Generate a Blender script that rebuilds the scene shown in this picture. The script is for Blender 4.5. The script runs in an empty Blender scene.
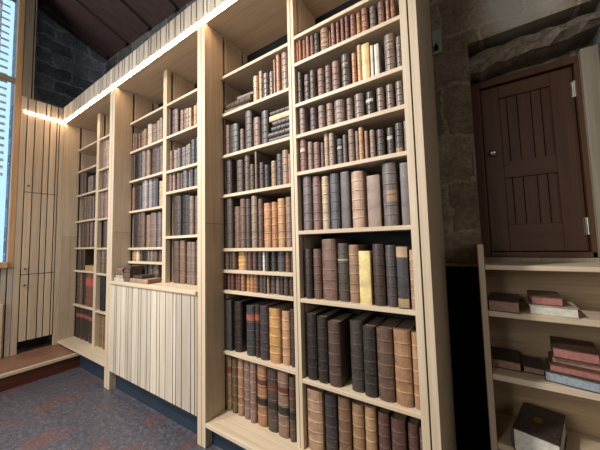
import bpy, bmesh, math, random
from mathutils import Matrix, Vector
rnd = random.Random(7)
PI = math.pi

# ---------------------------------------------------------------- measured places of the shelved books
# bay: (z of the empty top shelf, [(shelf top z, [(x0, x1, height, spine colour, finish), ...]), ...])
ROWS = {
 'end': (2.6373, [
  (2.4595, [(-0.885,-0.858,0.166,(190,120,80),''),(-0.856,-0.838,0.166,(190,122,84),''),(-0.836,-0.808,0.161,(165,95,85),''),(-0.803,-0.779,0.150,(175,120,105),''),(-0.777,-0.751,0.160,(150,100,95),''),(-0.749,-0.714,0.148,(80,80,75),''),(-0.705,-0.649,0.156,(170,130,105),''),(-0.647,-0.634,0.115,(140,100,95),''),(-0.630,-0.605,0.168,(165,110,100),''),(-0.601,-0.578,0.163,(150,95,90),''),(-0.569,-0.547,0.157,(150,95,90),''),(-0.543,-0.519,0.152,(140,85,80),''),(-0.515,-0.482,0.153,(155,100,95),''),(-0.479,-0.453,0.151,(190,140,90),''),(-0.448,-0.410,0.146,(165,110,90),''),(-0.402,-0.366,0.134,(110,102,106),''),(-0.360,-0.324,0.145,(140,105,100),''),(-0.318,-0.297,0.138,(175,125,95),''),(-0.293,-0.268,0.128,(150,95,70),'')]),
  (2.1953, [(-0.887,-0.845,0.213,(85,85,80),''),(-0.836,-0.794,0.187,(100,95,98),'t'),(-0.783,-0.749,0.185,(112,105,108),''),(-0.740,-0.693,0.184,(145,115,108),''),(-0.682,-0.642,0.178,(130,105,105),''),(-0.638,-0.586,0.182,(140,105,105),''),(-0.578,-0.523,0.198,(90,85,83),'t'),(-0.513,-0.487,0.185,(190,140,100),''),(-0.485,-0.455,0.225,(205,165,115),''),(-0.454,-0.408,0.207,(225,195,130),'p'),(-0.407,-0.389,0.187,(215,215,205),'p'),(-0.387,-0.359,0.184,(205,210,200),'p'),(-0.336,-0.278,0.208,(125,110,108),'t'),(-0.276,-0.246,0.176,(110,100,100),'t')]),
  (1.9987, [(-0.868,-0.823,0.173,(150,130,130),''),(-0.790,-0.748,0.146,(105,100,115),''),(-0.736,-0.692,0.145,(150,135,130),''),(-0.685,-0.642,0.147,(160,135,125),''),(-0.633,-0.568,0.145,(145,125,125),''),(-0.555,-0.517,0.133,(140,120,120),''),(-0.512,-0.454,0.144,(130,115,118),''),(-0.446,-0.394,0.134,(55,60,62),'w'),(-0.386,-0.344,0.134,(140,120,118),''),(-0.339,-0.297,0.141,(130,112,112),''),(-0.290,-0.250,0.140,(120,112,115),'')]),
  (1.7667, [(-0.873,-0.824,0.209,(150,105,105),'w'),(-0.817,-0.782,0.179,(145,135,135),''),(-0.778,-0.735,0.166,(150,115,120),''),(-0.728,-0.708,0.157,(120,110,112),''),(-0.705,-0.675,0.204,(190,165,140),''),(-0.671,-0.637,0.195,(165,155,150),''),(-0.627,-0.587,0.154,(80,95,105),'w'),(-0.582,-0.558,0.162,(110,108,115),''),(-0.553,-0.517,0.188,(150,130,125),''),(-0.513,-0.491,0.171,(150,120,115),''),(-0.490,-0.463,0.181,(195,155,120),''),(-0.459,-0.438,0.157,(165,125,110),''),(-0.429,-0.400,0.151,(150,135,128),''),(-0.398,-0.355,0.147,(90,88,95),''),(-0.344,-0.308,0.144,(85,83,85),'w'),(-0.303,-0.262,0.156,(80,80,88),'f'),(-0.260,-0.240,0.160,(110,108,112),'')]),
  (1.4072, [(-0.860,-0.798,0.328,(110,108,120),''),(-0.795,-0.741,0.321,(140,105,110),''),(-0.732,-0.683,0.311,(195,175,150),''),(-0.679,-0.617,0.319,(80,95,112),''),(-0.607,-0.554,0.316,(95,95,102),'p'),(-0.551,-0.477,0.310,(190,160,140),''),(-0.460,-0.388,0.273,(150,130,122),'p'),(-0.378,-0.303,0.324,(105,102,108),'c'),(-0.288,-0.240,0.310,(105,105,115),'p')]),
  (1.0071, [(-0.854,-0.807,0.291,(60,52,55),''),(-0.805,-0.749,0.290,(110,78,72),''),(-0.746,-0.651,0.346,(125,90,85),''),(-0.649,-0.582,0.319,(75,72,66),'g'),(-0.581,-0.518,0.310,(155,120,90),''),(-0.517,-0.452,0.277,(230,210,140),'p'),(-0.446,-0.382,0.312,(70,50,50),''),(-0.381,-0.324,0.306,(75,72,78),''),(-0.322,-0.267,0.300,(55,60,70),'k'),(-0.265,-0.236,0.281,(175,140,110),'')]),
  (0.5484, [(-0.858,-0.788,0.372,(45,38,38),''),(-0.787,-0.719,0.363,(50,40,40),''),(-0.718,-0.639,0.346,(85,65,60),''),(-0.590,-0.516,0.363,(62,58,60),''),(-0.515,-0.445,0.348,(48,47,46),''),(-0.443,-0.360,0.349,(105,75,65),''),(-0.359,-0.277,0.353,(165,120,80),''),(-0.276,-0.236,0.348,(175,130,90),'')]),
  (0.158, [(-0.868,-0.762,0.332,(165,130,100),''),(-0.756,-0.680,0.332,(45,44,52),''),(-0.675,-0.600,0.339,(120,85,60),''),(-0.595,-0.528,0.325,(150,115,70),''),(-0.525,-0.463,0.331,(165,130,85),''),(-0.457,-0.395,0.323,(95,58,55),''),(-0.390,-0.318,0.318,(90,55,52),''),(-0.312,-0.261,0.318,(85,50,50),''),(-0.259,-0.238,0.313,(100,70,70),'')]),
 ]),
 'mid': (2.62, [
  (2.3218, [(-1.263,-1.213,0.207,(200,160,120),''),(-1.208,-1.170,0.225,(180,140,105),''),(-1.161,-1.108,0.182,(95,85,90),''),(-1.101,-1.065,0.173,(125,105,105),''),(-1.062,-1.044,0.246,(165,125,105),''),(-1.042,-1.010,0.283,(180,135,110),''),(-1.006,-0.948,0.320,(150,125,110),'')]),
  (2.0032, [(-1.570,-1.537,0.309,(120,95,95),''),(-1.535,-1.491,0.235,(130,95,90),''),(-1.489,-1.397,0.220,(65,75,78),''),(-1.387,-1.347,0.167,(120,105,100),''),(-1.338,-1.268,0.286,(85,85,92),''),(-1.261,-1.199,0.217,(145,115,110),''),(-1.194,-1.127,0.246,(78,82,92),'')]),
  (1.7052, [(-1.545,-1.484,0.287,(85,78,80),''),(-1.432,-1.364,0.241,(88,82,82),''),(-1.351,-1.300,0.267,(105,92,85),''),(-1.299,-1.259,0.190,(100,85,75),''),(-1.238,-1.216,0.279,(125,110,108),''),(-1.215,-1.174,0.188,(88,82,88),''),(-1.168,-1.127,0.162,(65,68,75),''),(-1.111,-1.067,0.178,(170,140,115),''),(-1.065,-1.015,0.215,(80,85,98),''),(-1.013,-0.962,0.228,(165,140,122),''),(-0.960,-0.939,0.194,(175,140,120),'')]),
  (1.3093, [(-1.530,-1.467,0.370,(85,80,75),''),(-1.459,-1.396,0.300,(115,85,75),''),(-1.392,-1.336,0.348,(120,85,72),''),(-1.334,-1.290,0.342,(80,72,75),''),(-1.286,-1.231,0.357,(145,130,115),''),(-1.219,-1.178,0.329,(110,85,75),''),(-1.175,-1.112,0.296,(195,140,100),''),(-1.104,-1.054,0.296,(185,130,90),''),(-1.053,-0.994,0.313,(195,150,105),''),(-0.991,-0.941,0.316,(150,115,105),'')]),
  (1.1545, [(-1.567,-1.504,0.135,(105,80,65),''),(-1.502,-1.472,0.135,(75,60,52),''),(-1.470,-1.435,0.128,(110,80,65),''),(-1.430,-1.353,0.127,(200,155,90),''),(-1.351,-1.323,0.127,(110,75,65),''),(-1.322,-1.279,0.134,(100,65,60),''),(-1.278,-1.238,0.134,(105,70,65),''),(-1.233,-1.188,0.133,(60,62,68),''),(-1.185,-1.162,0.127,(225,220,210),''),(-1.160,-1.128,0.133,(65,65,70),''),(-1.125,-1.081,0.136,(58,60,66),''),(-1.077,-1.013,0.133,(70,75,82),''),(-1.003,-0.964,0.132,(130,85,70),''),(-0.961,-0.940,0.132,(75,55,50),'')]),
  (1.0089, [(-1.581,-1.553,0.133,(100,60,50),''),(-1.550,-1.529,0.131,(85,50,45),''),(-1.527,-1.492,0.135,(115,62,50),''),(-1.490,-1.456,0.137,(118,64,52),''),(-1.454,-1.421,0.134,(112,62,50),''),(-1.420,-1.385,0.136,(115,60,50),''),(-1.382,-1.349,0.127,(165,120,80),''),(-1.347,-1.310,0.121,(185,135,90),''),(-1.306,-1.269,0.123,(180,125,80),''),(-1.268,-1.228,0.124,(140,100,75),''),(-1.226,-1.179,0.120,(75,72,75),''),(-1.177,-1.153,0.115,(80,75,75),''),(-1.151,-1.135,0.116,(175,150,125),''),(-1.131,-1.087,0.121,(80,72,68),''),(-1.085,-1.052,0.113,(120,105,105),''),(-1.051,-1.019,0.115,(60,55,58),''),(-1.017,-0.977,0.122,(85,65,60),''),(-0.975,-0.941,0.124,(85,60,55),'')]),
  (0.5814, [(-1.559,-1.482,0.354,(62,68,72),'p'),(-1.476,-1.397,0.348,(50,38,35),''),(-1.353,-1.273,0.333,(55,62,68),'r'),(-1.271,-1.227,0.346,(60,45,48),'r'),(-1.226,-1.150,0.346,(62,56,62),''),(-1.145,-1.053,0.337,(190,145,85),''),(-1.049,-0.984,0.328,(190,145,110),''),(-0.981,-0.946,0.346,(75,60,60),'')]),
  (0.158, [(-1.571,-1.507,0.373,(160,130,85),'r'),(-1.501,-1.448,0.372,(110,85,62),''),(-1.446,-1.386,0.384,(165,120,80),''),(-1.384,-1.320,0.384,(130,105,98),''),(-1.319,-1.262,0.391,(135,108,102),''),(-1.260,-1.176,0.381,(165,110,65),'m'),(-1.171,-1.085,0.383,(75,58,55),'m'),(-1.083,-0.996,0.385,(135,105,88),'m'),(-0.993,-0.944,0.366,(85,68,60),'m')]),
 ]),
 'cupA': (2.6367, [
  (2.3247, [(-2.977,-2.907,0.199,(150,100,80),''),(-2.903,-2.858,0.184,(140,100,85),''),(-2.854,-2.806,0.176,(139,100,85),''),(-2.802,-2.747,0.189,(150,115,95),''),(-2.744,-2.690,0.195,(165,140,115),''),(-2.687,-2.608,0.228,(205,190,175),''),(-2.603,-2.528,0.206,(140,125,125),''),(-2.525,-2.459,0.220,(165,145,130),''),(-2.456,-2.397,0.227,(165,140,125),'')]),
  (2.0174, [(-2.966,-2.924,0.303,(110,80,75),''),(-2.920,-2.885,0.299,(90,75,72),''),(-2.881,-2.777,0.289,(45,42,48),''),(-2.770,-2.695,0.326,(150,135,135),''),(-2.692,-2.626,0.330,(165,145,130),''),(-2.601,-2.468,0.316,(115,95,95),''),(-2.465,-2.398,0.322,(130,120,122),'')]),
  (1.7024, [(-2.961,-2.901,0.244,(150,115,100),''),(-2.897,-2.777,0.253,(70,45,42),''),(-2.771,-2.705,0.289,(140,150,160),''),(-2.702,-2.648,0.310,(170,170,178),''),(-2.644,-2.575,0.300,(150,160,172),''),(-2.572,-2.517,0.290,(110,125,145),''),(-2.514,-2.475,0.282,(80,85,95),''),(-2.460,-2.393,0.243,(185,180,150),'')]),
  (1.3299, [(-2.924,-2.788,0.355,(75,62,62),''),(-2.784,-2.695,0.351,(130,105,92),''),(-2.682,-2.608,0.314,(165,130,110),''),(-2.598,-2.493,0.325,(140,125,122),''),(-2.488,-2.415,0.326,(135,128,130),'')]),
  (1.1946, [(-2.950,-2.909,0.112,(150,120,100),''),(-2.905,-2.855,0.112,(190,160,120),''),(-2.851,-2.796,0.106,(215,205,185),''),(-2.792,-2.743,0.101,(110,80,65),''),(-2.735,-2.624,0.106,(40,40,45),''),(-2.619,-2.585,0.100,(150,130,125),''),(-2.582,-2.526,0.105,(150,135,130),''),(-2.522,-2.464,0.100,(130,110,105),''),(-2.461,-2.400,0.100,(120,100,95),'')]),
  (1.0165, [(-2.788,-2.712,0.147,(90,85,90),''),(-2.705,-2.646,0.149,(95,90,95),''),(-2.639,-2.564,0.151,(110,100,98),''),(-2.559,-2.472,0.148,(125,115,110),'')]),
 ]),
 'cupB': (2.6336, [
  (2.3274, [(-2.316,-2.268,0.291,(145,120,118),''),(-2.245,-2.157,0.239,(125,110,112),''),(-2.127,-2.074,0.205,(155,110,95),''),(-2.069,-1.983,0.191,(150,135,125),''),(-1.979,-1.947,0.181,(200,175,140),''),(-1.943,-1.903,0.195,(190,160,130),''),(-1.900,-1.864,0.200,(175,140,105),'')]),
  (2.008, [(-2.295,-2.238,0.190,(150,125,115),''),(-2.235,-2.175,0.186,(165,145,140),''),(-2.172,-2.116,0.186,(120,125,138),''),(-2.113,-2.048,0.186,(130,128,138),''),(-2.045,-2.010,0.192,(150,140,140),''),(-2.007,-1.964,0.191,(140,145,150),''),(-1.962,-1.908,0.214,(95,105,118),''),(-1.904,-1.854,0.218,(75,95,110),'')]),
  (1.8184, [(-2.292,-2.234,0.176,(155,120,118),''),(-2.231,-2.193,0.163,(175,150,150),''),(-2.163,-2.114,0.155,(140,115,110),''),(-2.111,-2.075,0.147,(120,105,110),''),(-2.072,-2.009,0.165,(130,130,140),''),(-2.006,-1.972,0.165,(130,145,155),''),(-1.969,-1.931,0.166,(90,100,110),''),(-1.929,-1.854,0.156,(110,125,135),'')]),
  (1.4234, [(-2.220,-2.114,0.350,(95,75,65),''),(-2.108,-1.999,0.345,(55,38,38),''),(-1.990,-1.931,0.326,(150,135,128),''),(-1.927,-1.864,0.322,(140,120,115),'')]),
  (1.0165, [(-2.216,-2.131,0.363,(120,95,85),''),(-2.128,-2.047,0.365,(150,120,98),''),(-2.029,-1.952,0.350,(145,125,120),''),(-1.950,-1.896,0.348,(150,135,130),''),(-1.892,-1.854,0.363,(150,135,132),'')]),
 ]),
 'corA': (2.6427, [
  (2.347, []),
  (2.0308, [(-4.333,-4.253,0.314,(110,85,80),''),(-4.246,-4.145,0.284,(100,85,85),''),(-4.112,-4.019,0.210,(165,140,110),''),(-4.013,-3.938,0.209,(135,120,115),''),(-3.932,-3.841,0.207,(75,80,75),'')]),
  (1.691, [(-4.239,-4.155,0.315,(125,98,88),''),(-4.149,-4.067,0.304,(120,95,86),''),(-4.061,-3.985,0.301,(128,100,90),''),(-3.979,-3.898,0.291,(125,98,88),'')]),
  (1.3483, [(-4.289,-4.198,0.323,(100,80,75),''),(-4.191,-4.112,0.317,(110,85,75),''),(-4.106,-4.017,0.311,(112,88,78),''),(-4.005,-3.919,0.311,(155,115,100),''),(-3.913,-3.840,0.300,(75,60,55),'')]),
  (1.0596, [(-4.331,-4.252,0.270,(100,70,62),''),(-4.246,-4.156,0.269,(96,68,60),'')]),
  (0.6303, [(-4.362,-4.270,0.377,(115,85,72),''),(-4.263,-4.202,0.380,(140,115,100),''),(-4.196,-4.108,0.383,(60,45,42),''),(-4.102,-4.014,0.393,(150,95,80),'R'),(-4.008,-3.923,0.397,(150,95,80),'R'),(-3.916,-3.836,0.395,(150,95,80),'R')]),
  (0.21, [(-4.352,-4.245,0.373,(75,55,50),'r'),(-4.237,-4.119,0.380,(85,65,62),'r'),(-4.111,-3.980,0.376,(75,58,55),'r'),(-3.972,-3.830,0.374,(80,62,60),'r')]),
 ]),
 'corB': (2.6405, [
  (2.2677, [(-3.680,-3.610,0.358,(165,145,140),''),(-3.602,-3.522,0.338,(190,170,150),''),(-3.513,-3.428,0.340,(60,65,62),'')]),
  (2.0178, [(-3.672,-3.596,0.234,(135,110,108),''),(-3.589,-3.523,0.226,(170,150,140),''),(-3.518,-3.426,0.218,(130,115,118),'')]),
  (1.6784, [(-3.693,-3.626,0.319,(150,135,130),''),(-3.620,-3.534,0.314,(175,130,125),''),(-3.529,-3.437,0.308,(140,120,135),'')]),
  (1.3383, [(-3.631,-3.578,0.310,(60,50,50),''),(-3.573,-3.511,0.306,(120,90,80),''),(-3.506,-3.446,0.301,(150,115,100),'')]),
  (1.0452, [(-3.651,-3.585,0.272,(150,130,115),''),(-3.580,-3.446,0.271,(120,105,100),'')]),
  (0.6216, [(-3.649,-3.602,0.385,(45,40,45),''),(-3.596,-3.533,0.382,(50,48,55),''),(-3.525,-3.440,0.381,(58,58,65),'')]),
  (0.21, [(-3.686,-3.620,0.358,(150,125,80),''),(-3.615,-3.553,0.355,(165,140,95),''),(-3.548,-3.473,0.353,(140,115,80),'')]),
 ]),
}
CAM_LOC = (0.0, -1.2, 1.33554)
CAM_ROT = [[0.839733, 0.057534, 0.539944], [0.5424, -0.042141, -0.839063], [-0.025521, 0.997454, -0.066593]]
CAM_LENS = 16.0401


C = bpy.context.scene.collection

# ---------------------------------------------------------------- colours and materials
def lin(h):
    return tuple((c/255/12.92 if c/255 <= .04045 else ((c/255+.055)/1.055)**2.4) for c in h)

def new_mat(name):
    m = bpy.data.materials.new(name); m.use_nodes = True
    nt = m.node_tree; b = nt.nodes['Principled BSDF']
    return m, nt, b, nt.nodes.new, nt.links.new

def mixc(nt, fac, a, b, blend='MIX'):
    n = nt.nodes.new('ShaderNodeMix'); n.data_type = 'RGBA'; n.blend_type = blend
    for i, v in ((0, fac), (6, a), (7, b)):
        if hasattr(v, 'is_output') or isinstance(v, bpy.types.NodeSocket): nt.links.new(v, n.inputs[i])
        elif i == 0: n.inputs[0].default_value = v
        else: n.inputs[i].default_value = tuple(v)[:3] + (1,)
    return n.outputs[2]

def noise(nt, scale, detail=4, rough=.55, mapscale=(1, 1, 1), coord='Object'):
    tc = nt.nodes.new('ShaderNodeTexCoord'); mp = nt.nodes.new('ShaderNodeMapping')
    mp.inputs['Scale'].default_value = mapscale
    nt.links.new(tc.outputs[coord], mp.inputs[0])
    n = nt.nodes.new('ShaderNodeTexNoise'); n.inputs['Scale'].default_value = scale
    n.inputs['Detail'].default_value = detail; n.inputs['Roughness'].default_value = rough
    nt.links.new(mp.outputs[0], n.inputs['Vector'])
    return n.outputs[0]

def ramp(nt, fac, stops):
    r = nt.nodes.new('ShaderNodeValToRGB'); e = r.color_ramp.elements
    while len(e) < len(stops): e.new(.5)
    for k, (p, c) in enumerate(stops):
        e[k].position = p; e[k].color = tuple(c)[:3] + (1,)
    nt.links.new(fac, r.inputs[0])
    return r.outputs[0]

def bump(nt, b, h, strength=.2, dist=.004):
    n = nt.nodes.new('ShaderNodeBump'); n.inputs['Strength'].default_value = strength
    n.inputs['Distance'].default_value = dist
    nt.links.new(h, n.inputs['Height']); nt.links.new(n.outputs[0], b.inputs['Normal'])

def wood(name, dark, light, axis, rough=.5, island=.1, grain=1.0):
    m, nt, b, N, L = new_mat(name)
    s = [26*grain]*3; s[axis] = 1.1
    g = noise(nt, 1, 5, .6, s)
    s2 = [90*grain]*3; s2[axis] = 3
    f = noise(nt, 1, 3, .6, s2)
    c = ramp(nt, g, ((.28, lin(dark)), (.72, lin(light))))
    c = mixc(nt, .35, c, ramp(nt, f, ((.35, lin(dark)), (.65, lin(light)))))
    geo = N('ShaderNodeNewGeometry')
    r = ramp(nt, geo.outputs['Random Per Island'], ((0, (1-island,)*3), (1, (1+island,)*3)))
    c = mixc(nt, 1, c, r, 'MULTIPLY')
    L(c, b.inputs['Base Color']); b.inputs['Roughness'].default_value = rough
    bump(nt, b, f, .12, .002)
    return m

OAKD, OAKL = (170, 149, 123), (198, 181, 156)
oak = [wood('pale_oak_grain_%s' % 'xyz'[k], OAKD, OAKL, k) for k in range(3)]
lowoak = [wood('tan_oak_grain_%s' % 'xyz'[k], (146, 122, 94), (184, 158, 126), k) for k in range(3)]  # browner oak, also darkened in place of weaker light in the low bookcase
slat = wood('limed_oak_slats', (156, 143, 125), (196, 184, 167), 2, .55, .18)
darkoak = wood('dark_oak', (63, 40, 25), (92, 59, 36), 2, .45, .06)
darkoakx = wood('dark_oak_rail', (63, 40, 25), (92, 59, 36), 0, .45, .06)
greyoak = wood('weathered_oak', (109, 99, 84), (141, 131, 113), 2, .7, .05)
pine = wood('honey_pine', (160, 124, 88), (192, 155, 116), 2, .45, .04)
tread = wood('worn_mahogany', (90, 58, 44), (138, 102, 82), 1, .42, .1)
riser = wood('dark_mahogany', (60, 29, 18), (106, 52, 33), 1, .4, .05)
rafterw = wood('old_dark_timber', (54, 41, 39), (88, 68, 64), 1, .8, .15)

def plain(name, col, rough=.5, metal=0., var=.12, vs=8):
    m, nt, b, N, L = new_mat(name)
    c = lin(col)
    n = noise(nt, vs, 5)
    k = ramp(nt, n, ((.3, [x*(1-var) for x in c]), (.7, [min(1, x*(1+var)) for x in c])))
    L(k, b.inputs['Base Color']); b.inputs['Roughness'].default_value = rough; b.inputs['Metallic'].default_value = metal
    return m
slotm = plain('dark_slot_board', (74, 62, 50), .8)  # also stands in for shade inside the panel and divider slots
navy = plain('navy_paint', (27, 40, 54), .55, 0, .15)
darkback = plain('dark_back_board', (20, 22, 28), .8)
brass = plain('aged_steel', (185, 180, 168), .3, 1.)
iron = plain('dark_iron', (42, 38, 34), .5, .8)
knobm = plain('dull_bronze', (110, 95, 80), .4, .6)
pages = plain('old_page_edges', (102, 88, 72), .9, 0, .25, 60)
whitepg = plain('pale_page_edges', (192, 187, 174), .85, 0, .16, 60)
pinkpg = plain('red_stained_page_edges', (150, 98, 88), .85, 0, .2, 60)
brownpg = plain('browned_page_edges', (141, 106, 88), .85, 0, .2, 60)
bluepg = plain('blue_marbled_page_edges', (136, 144, 150), .85, 0, .25, 70)
void = plain('gap_shade_board', (11, 11, 13), .95, 0, .1)  # near-black colour stands in for the darkness of an unlit gap
gold = plain('gilt', (168, 133, 60), .4, .8)
platem = plain('grey_green_enamel', (142, 151, 140), .5, 0, .1)

def leather_mat(name, mul):
    m, nt, b, N, L = new_mat(name)
    oi = N('ShaderNodeObjectInfo')
    big = noise(nt, 14, 5, .6); fine = noise(nt, 90, 4, .65)
    c = mixc(nt, 1, oi.outputs['Color'], (mul, mul, mul), 'MULTIPLY')
    k = ramp(nt, big, ((.32, (.6, .57, .56)), (.68, (1.3, 1.28, 1.26))))
    c = mixc(nt, 1, c, k, 'MULTIPLY')
    scuff = ramp(nt, fine, ((.56, (0, 0, 0)), (.72, (1, 1, 1))))
    f = N('ShaderNodeMath'); f.operation = 'MULTIPLY'; f.inputs[1].default_value = .22
    L(scuff, f.inputs[0])
    c = mixc(nt, f.outputs[0], c, (.42, .34, .27))
    L(c, b.inputs['Base Color']); b.inputs['Roughness'].default_value = .42
    b.inputs['Specular IOR Level'].default_value = .5
    bump(nt, b, fine, .18, .002)
    return m
leather = leather_mat('leather', 1.0)
band = leather_mat('leather_raised_band', 1.6)
labelm = leather_mat('spine_label_skin', 1.0)

def emit(name, col, s):
    m, nt, b, N, L = new_mat(name)
    b.inputs['Base Color'].default_value = (.8, .8, .8, 1)
    b.inputs['Emission Color'].default_value = tuple(lin(col)) + (1,)
    b.inputs['Emission Strength'].default_value = s
    return m
ledm = emit('warm_led', (255, 214, 176), 46)

def stone(name, cols, mortar, bw, bh, off=(0, 0, 0), axis='xz', msize=.012, bumps=.6, patch=None):
    m, nt, b, N, L = new_mat(name)
    tc = N('ShaderNodeTexCoord'); mp = N('ShaderNodeMapping')
    L(tc.outputs['Object'], mp.inputs[0]); mp.inputs['Location'].default_value = off
    mp.inputs['Rotation'].default_value = (-PI/2, 0, 0) if axis == 'xz' else (-PI/2, 0, -PI/2)
    if axis == 'yz': mp.inputs['Rotation'].default_value = (0, 0, 0)
    v = mp.outputs[0]
    sep = N('ShaderNodeSeparateXYZ'); com = N('ShaderNodeCombineXYZ'); L(tc.outputs['Object'], sep.inputs[0])
    L(sep.outputs[0 if axis == 'xz' else 1], com.inputs[0]); L(sep.outputs[2], com.inputs[1])
    nz = N('ShaderNodeTexNoise'); nz.inputs['Scale'].default_value = 5; nz.inputs['Detail'].default_value = 4
    L(tc.outputs['Object'], nz.inputs['Vector'])
    a = N('ShaderNodeVectorMath'); a.operation = 'SCALE'; a.inputs['Scale'].default_value = .16
    s = N('ShaderNodeVectorMath'); s.operation = 'SUBTRACT'; L(nz.outputs['Color'], s.inputs[0]); s.inputs[1].default_value = (.5, .5, .5)
    L(s.outputs[0], a.inputs[0])
    ad = N('ShaderNodeVectorMath'); ad.operation = 'ADD'; L(com.outputs[0], ad.inputs[0]); L(a.outputs[0], ad.inputs[1])
    o2 = N('ShaderNodeVectorMath'); o2.operation = 'ADD'; L(ad.outputs[0], o2.inputs[0]); o2.inputs[1].default_value = off
    br = N('ShaderNodeTexBrick'); L(o2.outputs[0], br.inputs['Vector'])
    br.inputs['Scale'].default_value = 1; br.inputs['Brick Width'].default_value = bw; br.inputs['Row Height'].default_value = bh
    br.inputs['Mortar Size'].default_value = msize; br.inputs['Mortar Smooth'].default_value = .4
    br.inputs['Color1'].default_value = tuple(lin(cols[0])) + (1,); br.inputs['Color2'].default_value = tuple(lin(cols[1])) + (1,)
    br.inputs['Mortar'].default_value = tuple(lin(mortar)) + (1,)
    n1 = noise(nt, 6, 6, .65); n2 = noise(nt, 40, 5, .7)
    k = ramp(nt, n1, ((.3, (.62, .62, .62)), (.72, (1.3, 1.3, 1.3))))
    c = mixc(nt, 1, br.outputs['Color'], k, 'MULTIPLY')
    c = mixc(nt, 1, c, ramp(nt, n2, ((.34, (.62, .61, .6)), (.68, (1.35, 1.34, 1.32)))), 'MULTIPLY')
    if patch:
        d = N('ShaderNodeVectorMath'); d.operation = 'DISTANCE'; L(tc.outputs['Object'], d.inputs[0]); d.inputs[1].default_value = patch
        sm = N('ShaderNodeMath'); sm.operation = 'MULTIPLY_ADD'; L(n1, sm.inputs[0]); sm.inputs[1].default_value = .22; L(d.outputs['Value'], sm.inputs[2])
        c = mixc(nt, ramp(nt, sm.outputs[0], ((.24, (.75, .75, .75)), (.36, (0, 0, 0)))), c, lin((168, 163, 152)))
    L(c, b.inputs['Base Color']); b.inputs['Roughness'].default_value = .92
    mx = N('ShaderNodeMath'); mx.operation = 'MULTIPLY_ADD'; L(n2, mx.inputs[0]); mx.inputs[1].default_value = .5
    inv = N('ShaderNodeMath'); inv.operation = 'SUBTRACT'; inv.inputs[0].default_value = 1; L(br.outputs['Fac'], inv.inputs[1])
    L(inv.outputs[0], mx.inputs[2])
    bump(nt, b, mx.outputs[0], bumps, .02)
    return m
gable = stone('dark_gable_rubble', ((104, 114, 130), (150, 160, 174)), (160, 168, 180), .4, .19, (0, .05, 0), 'yz', .02)
backst = stone('grey_rubble', ((85, 87, 90), (107, 108, 108)), (139, 138, 134), .45, .2, (0, .03, 0), 'xz', .014)
pierst = stone('brown_ashlar', ((116, 103, 84), (146, 132, 110)), (156, 143, 121), .42, .3, (.1, .13, 0), 'xz', .014, .45, (.31, .65, 2.66))
sidest = stone('brown_ashlar_side', ((150, 137, 115), (168, 155, 132)), (160, 148, 128), .42, .3, (.1, .13, 0), 'yz', .01)
lint_m = stone('rough_lintel_rock', ((100, 88, 76), (128, 114, 100)), (112, 100, 88), 1.4, .5, (0, .1, 0), 'xz', .004, 1.)

def floor_mat():
    m, nt, b, N, L = new_mat('worn_slate_floor')
    n = noise(nt, 2.2, 6, .62); n2 = noise(nt, 30, 8, .78); n3 = noise(nt, 1.1, 3, .5)
    c = ramp(nt, n2, ((.3, lin((50, 49, 54))), (.5, lin((70, 68, 74))), (.72, lin((104, 102, 110)))))
    red = ramp(nt, n, ((.5, (0, 0, 0)), (.66, (1, 1, 1))))
    f = N('ShaderNodeMath'); f.operation = 'MULTIPLY'; f.inputs[1].default_value = .7; L(red, f.inputs[0])
    c = mixc(nt, f.outputs[0], c, lin((106, 64, 52)))
    tc = N('ShaderNodeTexCoord'); br = N('ShaderNodeTexBrick'); mp = N('ShaderNodeMapping')
    mp.inputs['Rotation'].default_value = (0, 0, .0); L(tc.outputs['Object'], mp.inputs[0]); L(mp.outputs[0], br.inputs['Vector'])
    br.inputs['Scale'].default_value = 1; br.inputs['Brick Width'].default_value = .62; br.inputs['Row Height'].default_value = .42
    br.inputs['Mortar Size'].default_value = .006; br.inputs['Color1'].default_value = (1, 1, 1, 1); br.inputs['Color2'].default_value = (.86, .86, .88, 1)
    br.inputs['Mortar'].default_value = (.8, .79, .8, 1)
    c = mixc(nt, 1, c, br.outputs['Color'], 'MULTIPLY')
    L(c, b.inputs['Base Color'])
    r = ramp(nt, n2, ((.3, (.3,)*3), (.7, (.55,)*3))); L(r, b.inputs['Roughness'])
    bump(nt, b, n2, .25, .006)
    return m
floorm = floor_mat()

def glass_mat():
    m, nt, b, N, L = new_mat('window_glass')
    b.inputs['Transmission Weight'].default_value = 1; b.inputs['Roughness'].default_value = 0; b.inputs['IOR'].default_value = 1.05
    b.inputs['Base Color'].default_value = (.95, .98, 1, 1)
    return m
glassm = glass_mat()
whitepaint = plain('white_paint', (228, 232, 234), .6, 0, .05)

# ---------------------------------------------------------------- mesh helpers
def add_box(bm, x0, x1, y0, y1, z0, z1, mi=0, bev=0.):
    v = [bm.verts.new(p) for p in ((x0, y0, z0), (x1, y0, z0), (x1, y1, z0), (x0, y1, z0), (x0, y0, z1), (x1, y0, z1), (x1, y1, z1), (x0, y1, z1))]
    fs = [bm.faces.new([v[i] for i in q]) for q in ((0, 3, 2, 1), (4, 5, 6, 7), (0, 1, 5, 4), (1, 2, 6, 5), (2, 3, 7, 6), (3, 0, 4, 7))]
    for f in fs: f.material_index = mi
    if bev:
        es = list({e for f in fs for e in f.edges})
        bmesh.ops.bevel(bm, geom=es, offset=bev, segments=1, affect='EDGES', profile=.5)
    return v

def obj(name, bm, mats, parent=None, smooth=False):
    bmesh.ops.recalc_face_normals(bm, faces=bm.faces[:])
    me = bpy.data.meshes.new(name); bm.to_mesh(me); bm.free()
    for m in (mats if isinstance(mats, (list, tuple)) else [mats]): me.materials.append(m)
    if smooth:
        for p in me.polygons: p.use_smooth = True
    o = bpy.data.objects.new(name, me); C.objects.link(o)
    if parent: o.parent = parent
    return o

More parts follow.
